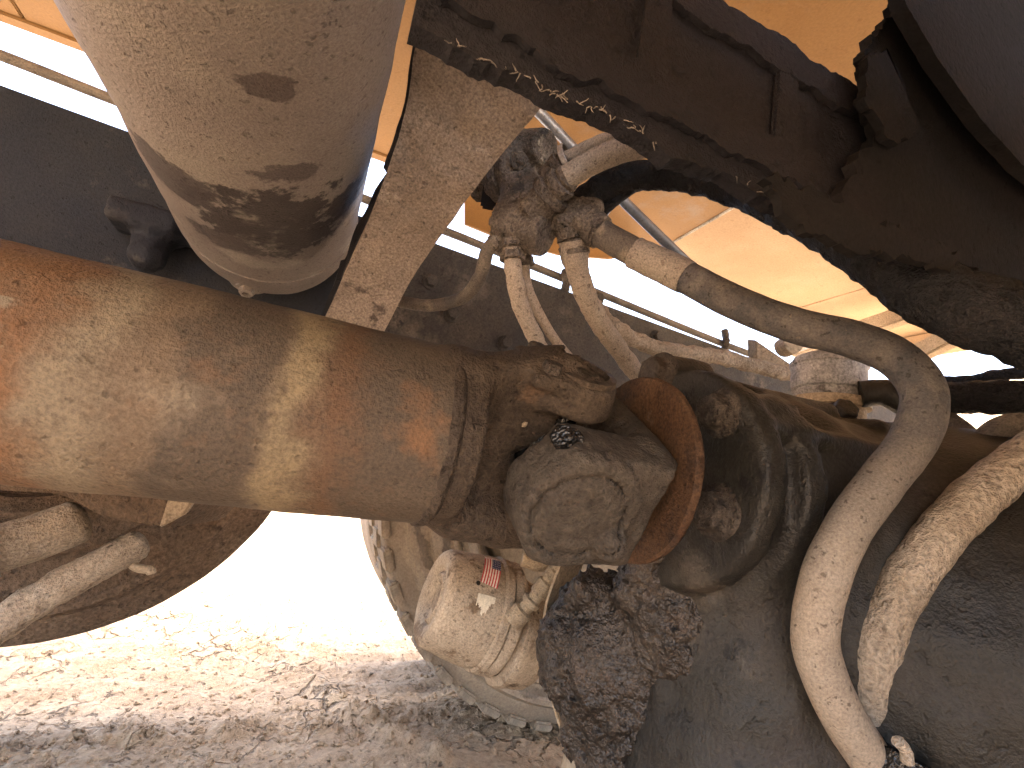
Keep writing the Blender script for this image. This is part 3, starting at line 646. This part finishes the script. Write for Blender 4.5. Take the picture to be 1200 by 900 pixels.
# ------------------------------------------------------------------ wheels
def tyre_prof(R, wd, rb):
    return fine([(0.012, rb), (.004, rb + .02), (.000, rb + .026), (.004, rb + .032), (-.002, rb + .055), (-.003, rb + .07), (.002, rb + .074), (.001, R - .065), (-.003, R - .06), (-.002, R - .05), (.010, R - .042), (.012, R - .035), (.022, R - .018), (.030, R - .004), (.04, R), (wd - .04, R), (wd - .03, R - .004), (wd - .012, R - .035), (wd, R - .08), (wd, rb + .05), (wd - .012, rb)], .012)
def tread(name, c, R, wd, mat, parent, n=46):
    for k in range(n):
        a = 2 * math.pi * k / n; dv = np.array([math.sin(a), 0, -math.cos(a)]); tv = np.array([math.cos(a), 0, math.sin(a)])
        for j, y in enumerate((.045, .125, .205)):
            yield np.array(c) + dv * (R - .003) + np.array([0, y, 0]) + tv * (.5 * (j % 2)) * 2 * math.pi * R / n, np.array([tv, [0, 1, 0], dv])
def wheel(c, R, wd, rb, label, mt, mr, lugs=True, s=1):
    o = thing('wheel', (c[0], c[1] + s * wd / 2, c[2] - R), label, 'wheel')
    ty = lathe('tyre', c, (0, s, 0), tyre_prof(R, wd, rb), mt, o, 120, .0015, 22, 35)
    rim = lathe('rim', (c[0], c[1], c[2]), (0, s, 0), fine([(.010, rb + .006), (-.002, rb + .004), (-.003, rb - .004), (.008, rb - .012), (.014, rb - .026), (.035, rb - .03), (.06, rb - .055), (.13, rb - .062), (.14, .12), (.10, .11), (.10, 0)], .012), mr, o, 96, .002, 24, 35)
    lathe('brake_drum', (c[0], c[1] + s * .02, c[2]), (0, s, 0), [(.0, .13), (-.002, rb - .085), (.004, rb - .075), (.09, rb - .072)], mr, o, 80, .002, 24, 35)
    if lugs:
        first = None
        for pos, A in tread('lug', c, R, wd, mt, o):
            if first is None:
                first = box('tread_block', (0, 0, 0), .046, .062, .018, mt, None, bev=.004); lug = first; attach(lug, ty)
            else:
                lug = first.copy(); S.collection.objects.link(lug)
            B = np.array(A); m = Matrix.Identity(4)
            for i in range(3):
                for j in range(3): m[i][j] = float(B[j][i])
            m.translation = Vector(pos); lug.matrix_basis = m; lug.parent = ty; lug.matrix_parent_inverse = Matrix.Identity(4)
    return o
wheel((.655, 1.0, .512), .49, .25, .33, 'muddy inner drive wheel standing on the mud behind brake chamber', m_tyre, m_rim)
ow = wheel((.655, 1.30, .512), .49, .25, .33, 'muddy outer drive wheel beside the inner one, tread in view', m_tyre, m_rim, False)
LW = (-.425, 1.05, .585); wl = wheel(LW, .423, .24, .21, 'big brown caked wheel lifted clear of the ground under the drive shaft', m_tyre_l, m_tyre_l, False)

for y, lb in ((-.30, 'muddy inner drive wheel on the other end of the axle'), (-.60, 'muddy outer drive wheel on the other end of the axle')):
    wheel((.655, y, .512), .49, .25, .33, lb, m_tyre, m_rim, False, -1)
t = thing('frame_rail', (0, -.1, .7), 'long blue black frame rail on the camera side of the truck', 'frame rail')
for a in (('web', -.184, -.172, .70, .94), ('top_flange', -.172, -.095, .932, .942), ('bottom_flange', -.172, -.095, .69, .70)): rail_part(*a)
# lift axle parts at far left
o = thing('lift_axle', at(60, 590, .62), 'brown caked lift axle beam with two clay crusted rods', 'axle')
prism('beam', P((-200, 520, .60), (235, 545, .66), (232, 582, .66), (196, 618, .66), (120, 608, .66), (60, 575, .64), (-200, 575, .60)), (.05, .12, 0), m_tyre_l, o, .006, 30, .004, 2)
prism('end_plate', P((205, 560, .64), (245, 560, .64), (214, 604, .64), (185, 618, .64)), (.004, .01, .002), m_bar, o, .002, 30, .002)
tube('shock_tube', P((-70, 662, .58), (40, 630, .64), (104, 606, .68)), .031, m_crust, o, 50, 32, .0016, 40, radf=lambda s: np.where(s > .86, .031 * np.sqrt(np.clip(1 - ((s - .86) / .15) ** 2, .02, 1)), .031))
tube('clamp_band', P((-22, 650, .595), (-10, 646, .601)), .0345, m_pipe, o, 8, 32)
tube('tie_rod', P((-90, 790, .56), (40, 705, .63), (120, 660, .68), (172, 633, .72)), .0225, m_crust, o, 70, 28, .004, 70, radf=lambda s: np.where(s > .9, .0225 * np.sqrt(np.clip(1 - ((s - .9) / .105) ** 2, .02, 1)), .0225))
tube('grab_clip', P((150, 655, .70), (160, 665, .70), (176, 668, .70), (178, 672, .70)), .006, m_bar, o, 14, 8, .002, 90)
tube('brake_cable', P((-30, 676, .88), (40, 674, .89), (110, 645, .90), (160, 615, .92), (200, 600, .93)), .0032, m_pipe, o, 30, 8)

# ------------------------------------------------------------------ brake chamber
CA, CB = at(505, 697, .655), at(625, 735, .70); cd = CB - CA; cd /= np.linalg.norm(cd); k_ = 1.0
t = thing('brake_chamber', CA - [0, 0, .08], 'cream dusty brake chamber with flag sticker behind the yoke', 'brake chamber')
CP = fine([(.011, 0), (.011, .020), (.005, .024), (.003, .030), (.008, .035), (.003, .042), (0, .054), (.002, .060), (.007, .064), (.050, .0705), (.070, .073), (.078, .0725), (.081, .076), (.090, .0765), (.093, .072), (.095, .064)], .004)
sh = lathe('spring_can', CA, cd, CP, m_chamber, t, 80, .0012, 40, 40)
for k in range(3): pass
lathe('clamp_ring', CA + cd * .093, cd, fine([(0, .06), (.001, .073), (.008, .0765), (.014, .0765), (.019, .072), (.021, .06)], .004), m_chamber, t, 80, .003, 60)
sc_ = lathe('service_can', CA + cd * .112 - np.array([0, 0, .014]), cd, fine([(0, .060), (.006, .0715), (.012, .073), (.045, .066), (.056, .058), (.060, .045), (.060, 0)], .005), m_chamber, t, 70, .003, 40)
bolt('caging_plug', CA + cd * .005 + np.array([.0, -.012, -.02]), -cd, .008, .006, m_chamber, t)
e1 = (CO - CA) - cd * ((CO - CA) @ cd); e1 /= np.linalg.norm(e1); e2 = np.cross(cd, e1)
if e2[2] < 0: e2 = -e2
def on_can(u, th, lift):            # point on the spring can: u metres along the axis, th angle from the camera side upwards
    pr = np.array(CP); i = np.argmax(pr[:, 1] > .06); r = np.interp(u, pr[i:-6, 0], pr[i:-6, 1]) + lift
    return CA + cd * u + r * (math.cos(th) * e1 + math.sin(th) * e2)
m_red, m_white, m_blue, m_pale = [mud(n_, [c, c], 20, .6, .1, .12, 400) for n_, c in (('flag_red', (.42, .06, .06)), ('flag_white', (.62, .55, .48)), ('flag_blue', (.03, .035, .10)), ('sticker_white', (.58, .53, .42)))]
def project(p):
    c = CM.T @ (np.asarray(p) - CO); return np.array([600 + F * c[0] / c[2], 450 + F * c[1] / c[2]])
_uv = [(u, th) for u in np.linspace(.008, .078, 36) for th in np.linspace(-1.2, 1.2, 81)]
_pp = np.array([project(on_can(u, th, .001)) for u, th in _uv])
def can_at(px, py): return np.array(_uv[int(np.argmin(((_pp - [px, py]) ** 2).sum(1)))])
def decal(name, quad, cells, mats, parent, nu, nv):
    q00, q10, q01, q11 = [can_at(*p) for p in quad]         # corners: (across 0, along 0), (1, 0), (0, 1), (1, 1)
    V = []
    for i in range(nu + 1):
        for j in range(nv + 1):
            a, b = i / nu, j / nv; u, th = q00 * (1 - a) * (1 - b) + q10 * a * (1 - b) + q01 * (1 - a) * b + q11 * a * b; V.append(on_can(u, th, .0018))
    Fc = []; mi = []
    for i in range(nu):
        for j in range(nv):
            k = cells(i, j)
            if k is None: continue
            Fc.append((i * (nv + 1) + j, i * (nv + 1) + j + 1, (i + 1) * (nv + 1) + j + 1, (i + 1) * (nv + 1) + j)); mi.append(k)
    o = mesh_obj(name, V, Fc, mats, parent, smooth=True); o.data.polygons.foreach_set('material_index', mi); return o
rs_ = random.Random(3)
def flag_cells(i, j):               # i: 26 across the stripes, j: 40 along them (35.. = pale header)
    if i == 0 and j > 0: return 1 if j > 34 else 0
    if j >= 36: return 1 if not (3 < i < 24 and j in (37, 38) and rs_.random() < .55) else 0
    if i >= 12 and j >= 20:
        return 1 if (i % 3 == 1 and j % 3 == 0) else 2
    return (i // 2) % 2
decal('flag_sticker', [(563, 682), (583, 690), (568, 648), (586, 656)], flag_cells, [m_red, m_white, m_blue], sh, 26, 40)
decal('torn_sticker', [(554, 719), (573, 726), (561, 694), (581, 700)], lambda i, j: 0 if j > 6 + 4 * math.sin(i * .55 + .6) + 2 * math.sin(i * 1.7) and not (i > 12 and j < 15) else None, [m_pale], sh, 16, 22)
_h = can_at(561, 684); lathe('vent_hole', on_can(*_h, .0005), on_can(*_h, .01) - on_can(*_h, 0), [(0, .003), (.0015, .0027), (.0015, 0)], m_dark, sh, 14)
# fittings climbing from the chamber
o = thing('air_fitting', at(605, 722, .60), 'stacked brass air fittings beside the brake chamber', 'fitting')
fp = P((601, 728, .600), (622, 706, .60), (640, 684, .60), (658, 660, .60), (672, 640, .60))
fc = spline(fp, 60); s = np.linspace(0, 1, len(fc)); rr = np.select([s < .16, s < .22, s < .30, s < .36, s < .52, s < .58, s < .66], [.0135, .009, .0125, .009, .0115, .0085, .0105], .0085)
V, Fc, uv = sweep(fc, rr, 16, True, .001, 90); mesh_obj('stack', V, Fc, m_fit, o, uv=uv, auto=35)
V, Fc, uv = sweep(spline(P((612, 655, .63), (636, 660, .63), (650, 640, .62)), 20), .010, 14, True, .002, 90); mesh_obj('elbow', V, Fc, m_fit, o, uv=uv)

# ------------------------------------------------------------------ relay valve and its hoses
VC = at(640, 235, .57)
t = thing('relay_valve', VC, 'dirt crusted relay valve with many hoses under the body', 'valve')
def f_valve(p):
    d = s_cyl(p, at(592, 205, .63), at(618, 196, .585), .040, .037, .006)
    d = smin(d, s_cyl(p, at(612, 176, .61), at(640, 172, .575), .024, .021, .005), .010)
    d = smin(d, s_cap(p, at(612, 222, .59), at(602, 258, .575), .025, .024), .010)
    d = smin(d, s_cyl(p, at(588, 262, .585), at(640, 276, .555), .027, .025, .005), .008)
    d = smin(d, s_cap(p, at(622, 250, .57), at(690, 246, .56), .020, .018), .010)
    d = smin(d, s_cyl(p, at(655, 262, .565), at(690, 262, .558), .018, .017, .004), .008)
    d = smin(d, s_cyl(p, at(604, 212, .61), at(556, 226, .645), .015, .013, .004), .008)
    d = np.maximum(d, -s_sph(p, at(620, 197, .562), .012))
    dirt = np.clip(fbm(p, 22, 2) * 3 + .3, 0, 1)
    return d + dirt * .0045 * fbm(p, 75, 5, .65) + .001 * fbm(p, 150, 2)
cast('valve_body', f_valve, VC - .16, VC + .16, .0026, m_valve, t)
lathe('cover_ring', at(607, 200, .605), at(618, 196, .585) - at(592, 205, .63), [(-.004, .030), (-.004, .043), (.002, .044), (.006, .043), (.006, .030)], m_valve, t, 40, .002, 70)
for a, b, r in (((600, 282, .565), (601, 306, .562), .0165), ((613, 284, .60), (616, 312, .60), .0115), ((670, 268, .56), (675, 300, .562), .0185), ((598, 272, .57), (577, 288, .577), .0135), ((684, 260, .555), (704, 273, .54), .021)):
    a, b = at(*a), at(*b); L = np.linalg.norm(b - a)
    lathe('hose_nut', a, b - a, [(0, r * .8), (.001, r), (L * .42, r), (L * .45, r * .82), (L * .6, r * .82), (L * .62, r * .95), (L * .97, r * .92), (L, r * .7)], m_valve, t, 6 if r < .017 else 18, .0025, 80, 30)
for a, b, r in (((625, 250, .555), (660, 212, .53), .020), ((640, 232, .54), (668, 205, .52), .0165), ((640, 212, .565), (668, 185, .545), .015)):
    a, b = at(*a), at(*b); L = np.linalg.norm(b - a)
    lathe('port_fitting', a, b - a, [(0, r), (L * .45, r), (L * .5, r * 1.15), (L * .7, r * 1.15), (L * .74, r * .85), (L * .85, r * .95), (L, r * .8), (L, 0)], m_valve, t, 18, .001, 80)
box('mounting_tab', at(575, 222, .64), .05, .02, .05, m_beam, t, basis(ray(575, 222)))
bolt('port_bolt', at(607, 190, .575), -ray(620, 190), .009, .012, m_valve, t)
lathe('hose_clip', at(662, 190, .545), at(690, 172, .53) - at(662, 190, .545), [(0, .0175), (.001, .019), (.006, .019), (.007, .0175)], m_strapsteel, t, 30)

def hose(name, pts, r, mat, label, n=90, seg=24, rough=.0008, rs=60, radf=None, group=None, cat='hose', ro=4):
    o = tube(name, P(*pts), r, mat, None, n, seg, rough, rs, radf=radf, ro=ro); return tag(o, label, cat, group)
hose('air_hose', [(663, 187, .545), (690, 173, .53), (720, 162, .50), (760, 150, .46), (830, 120, .40)], .0085, m_hose, 'thin dusty hose leaving the valve upward under the beam', radf=None)
hose('air_hose', [(664, 208, .52), (690, 192, .51), (722, 178, .49), (750, 170, .47), (830, 150, .41)], .0128, m_hose, 'stout dusty hose beside the thin one running up to the beam')
hose('air_hose', [(672, 248, .565), (700, 224, .56), (735, 208, .55), (795, 205, .52), (862, 220, .475), (925, 246, .42), (985, 274, .37), (1045, 312, .335), (1110, 352, .305), (1240, 396, .28)], .019, m_black,
     'thick black crusted hose arching from the valve below the beam', 130, 26, .004, 90, radf=lambda s: np.interp(s, [0, .3, .55, 1], [.0165, .0165, .0178, .0225]))
o = thing('brake_hose', at(935, 720, .33), 'long thick tan hose bent in a big hook before the axle', 'hose')
path = P((680, 258, .55), (702, 272, .54), (740, 294, .52), (800, 323, .49), (860, 354, .455), (930, 381, .43), (1000, 398, .41), (1052, 421, .395), (1082, 460, .382), (1072, 512, .372), (1030, 568, .362), (993, 620, .355), (966, 680, .35), (955, 752, .347), (980, 825, .347), (1020, 890, .35), (1060, 945, .352))
hp = spline(path, 200); i0 = 14; i1 = 32; i2 = 46
def piece(name, a, b, r, mat, rough=.0006, rs=60): 
    V, Fc, uv = sweep(hp[a:b], r, 30, True, rough, rs); return mesh_obj(name, V, Fc, mat, o, uv=uv, auto=50)
hs_ = thing  # (pieces of one hose)
piece('end_crust', 0, i0, .0165, m_valve, .006, 70); piece('swaged_end', i0 - 1, 26, .0155, m_hose2); piece('crimp_sleeve', 25, 38, .0172, m_hose, .0012, 90)
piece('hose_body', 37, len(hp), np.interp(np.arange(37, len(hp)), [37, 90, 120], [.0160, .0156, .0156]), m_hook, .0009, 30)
# dust wears off the upper stretch: bare rubber skin
hose('brake_hose', [(1260, 500, .385), (1200, 540, .385), (1150, 577, .382), (1100, 628, .38), (1060, 685, .378), (1030, 753, .375), (1018, 822, .375), (1036, 885, .375), (1065, 945, .375)], .0168, m_crust,
     'clay crusted thick hose behind the hooked tan one', 120, 28, .0022, 60)
cl = thing('hose_clamp', at(1050, 890, .33), 'black hose clamp with muddy screw tying the two thick hoses', 'clamp')
tube('band', P((1026, 905, .352), (1036, 893, .352), (1044, 880, .354)), .0195, m_black, cl, 10, 26, .001, 90)
tube('band', P((1046, 915, .34), (1056, 900, .34), (1060, 884, .342)), .0195, m_grease, cl, 10, 26, .001, 90)
tube('screw', P((1052, 868, .325), (1060, 878, .325), (1062, 892, .325)), .004, m_crust, cl, 12, 10, .002, 120)

hose('air_hose', [(600, 290, .56), (602, 318, .565), (608, 350, .58), (622, 385, .60), (640, 420, .62), (665, 455, .64)], .0105, m_hose, 'crusty hose hanging straight down from the valve', 60, 18, .002, 80)
hose('air_hose', [(614, 300, .60), (618, 335, .60), (632, 368, .61), (655, 405, .63), (690, 445, .66)], .0066, m_hose, 'thin tan hose hanging beside the crusty one', 60, 14, .0008, 80)
hose('air_hose', [(672, 282, .56), (676, 315, .57), (690, 355, .60), (712, 392, .64), (740, 430, .68), (770, 470, .70)], .0135, m_hose, 'stout dusty hose dropping from the valve to the axle', 60, 20, .0025, 70, radf=lambda s: np.interp(s, [0, .12, .2, 1], [.018, .017, .0135, .0125]))
hose('air_hose', [(590, 278, .57), (572, 292, .58), (562, 325, .60), (540, 350, .63), (500, 358, .66), (455, 350, .70)], .0085, m_hose2, 'slack dark hose looping from the valve to the cross member', 60, 16, .001, 80)
hose('air_hose', [(648, 205, .575), (672, 180, .56), (700, 166, .53), (745, 158, .48), (800, 140, .43)], .0042, m_pipe, 'very thin pale line squeezed between the two upper hoses', 40, 10, .0, 60)
hose('air_hose', [(690, 262, .565), (716, 240, .56), (742, 220, .55), (770, 196, .52), (800, 160, .47)], .0058, m_black, 'thin black line curling up beside the thick crusted hose', 40, 12, .001, 90)
hose('steel_line', [(600, 100, .72), (640, 140, .74), (720, 225, .78), (830, 332, .84)], .0085, m_steel, 'smooth grey steel tube running diagonally behind the valve', 40, 16, .0, 60, cat='pipe')
hose('steel_line', [(745, 205, .66), (722, 232, .68), (700, 258, .70)], .007, m_steel, 'short grey steel tube crossing behind the valve', 16, 14, .0, 60, cat='pipe')
# conduit in the gap above the far rail
A_, B_ = on(-120, 20, 1, 1.0), on(965, 446, 1, .98); mid = on(600, 302, 1, 1.0)
o = thing('conduit_pipe', on(600, 302, 1, 1.0), 'thin grey conduit pipe running along above the far rail', 'pipe')
tube('pipe', [A_, on(55, 86, 1, 1.0), mid, on(840, 400, 1, .99), B_], .0095, m_pipe, o, 80, 14, .0006, 60)
for px, py in ((849, 402), (662, 332)): tube('tie_clip', [on(px, py - 14, 1, .985), on(px + 2, py, 1, .97), on(px - 3, py + 16, 1, .985)], .010, m_valve, o, 10, 10, .004, 90)
hose('wire_loom', [(690, 352, .80), (722, 385, .80), (770, 408, .82), (840, 418, .86), (905, 434, .90), (960, 446, .92)], .0135, m_crust, 'clay furred wire loom sagging along the far rail', 70, 16, .006, 80, cat='cable')
o = thing('rail_bracket', at(920, 425, .95), 'dusty angled tab with a bolt at the end of the loom', 'bracket')
prism('tab', P((885, 398, .98), (935, 432, .95), (948, 452, .93), (900, 436, .95), (886, 418, .98)), (.01, .03, .01), m_bar, o, .003, 40, .002)
lathe('boss', at(925, 405, .98), (-.3, -1, 0), [(-.02, .02), (.012, .02), (.015, .012), (.015, 0)], m_bar, o, 20, .004, 60)

# things at the right edge
hose('wire_loom', [(1075, 470, .60), (1120, 466, .57), (1200, 466, .53), (1290, 466, .50)], .0195, m_black, 'fat black crusted loom running off behind the hooked hose', 60, 22, .004, 60, cat='cable')
hose('wire_loom', [(1080, 445, .75), (1130, 447, .72), (1170, 440, .68), (1240, 432, .64)], .0085, m_black, 'thin dark cable lying above the fat loom', 40, 12, .003, 70, cat='cable')
hose('air_hose', [(1105, 490, .58), (1125, 505, .56), (1150, 528, .54), (1170, 560, .52)], .0125, m_hose2, 'short ridged grey hose under the fat loom', 40, 18, .0005, 60)
hose('air_hose', [(1135, 548, .50), (1150, 520, .49), (1178, 500, .48), (1215, 500, .47), (1260, 520, .47)], .0115, m_hose2, 'bent dusty hose looping out beside the short ridged one', 40, 18, .001, 60)
# dusty cross bars near the tail
for (p0, p1, r_, lb) in (((930, 412), (1110, 352), .03, 'broad clay dusted cross bar near the rear of the truck'), ((1055, 424), (1150, 378), .032, 'pale clay dusted cross bar beside the clay bank')):
    a, b = on(*p0, 0, 1.75), on(*p1, 0, 1.75); d = b - a
    tag(box('rear_cross_bar', (a + b) / 2, np.linalg.norm(d), .05, .055, m_bar, None, basis(d), .006, .004, 2, 20), lb, 'bar')
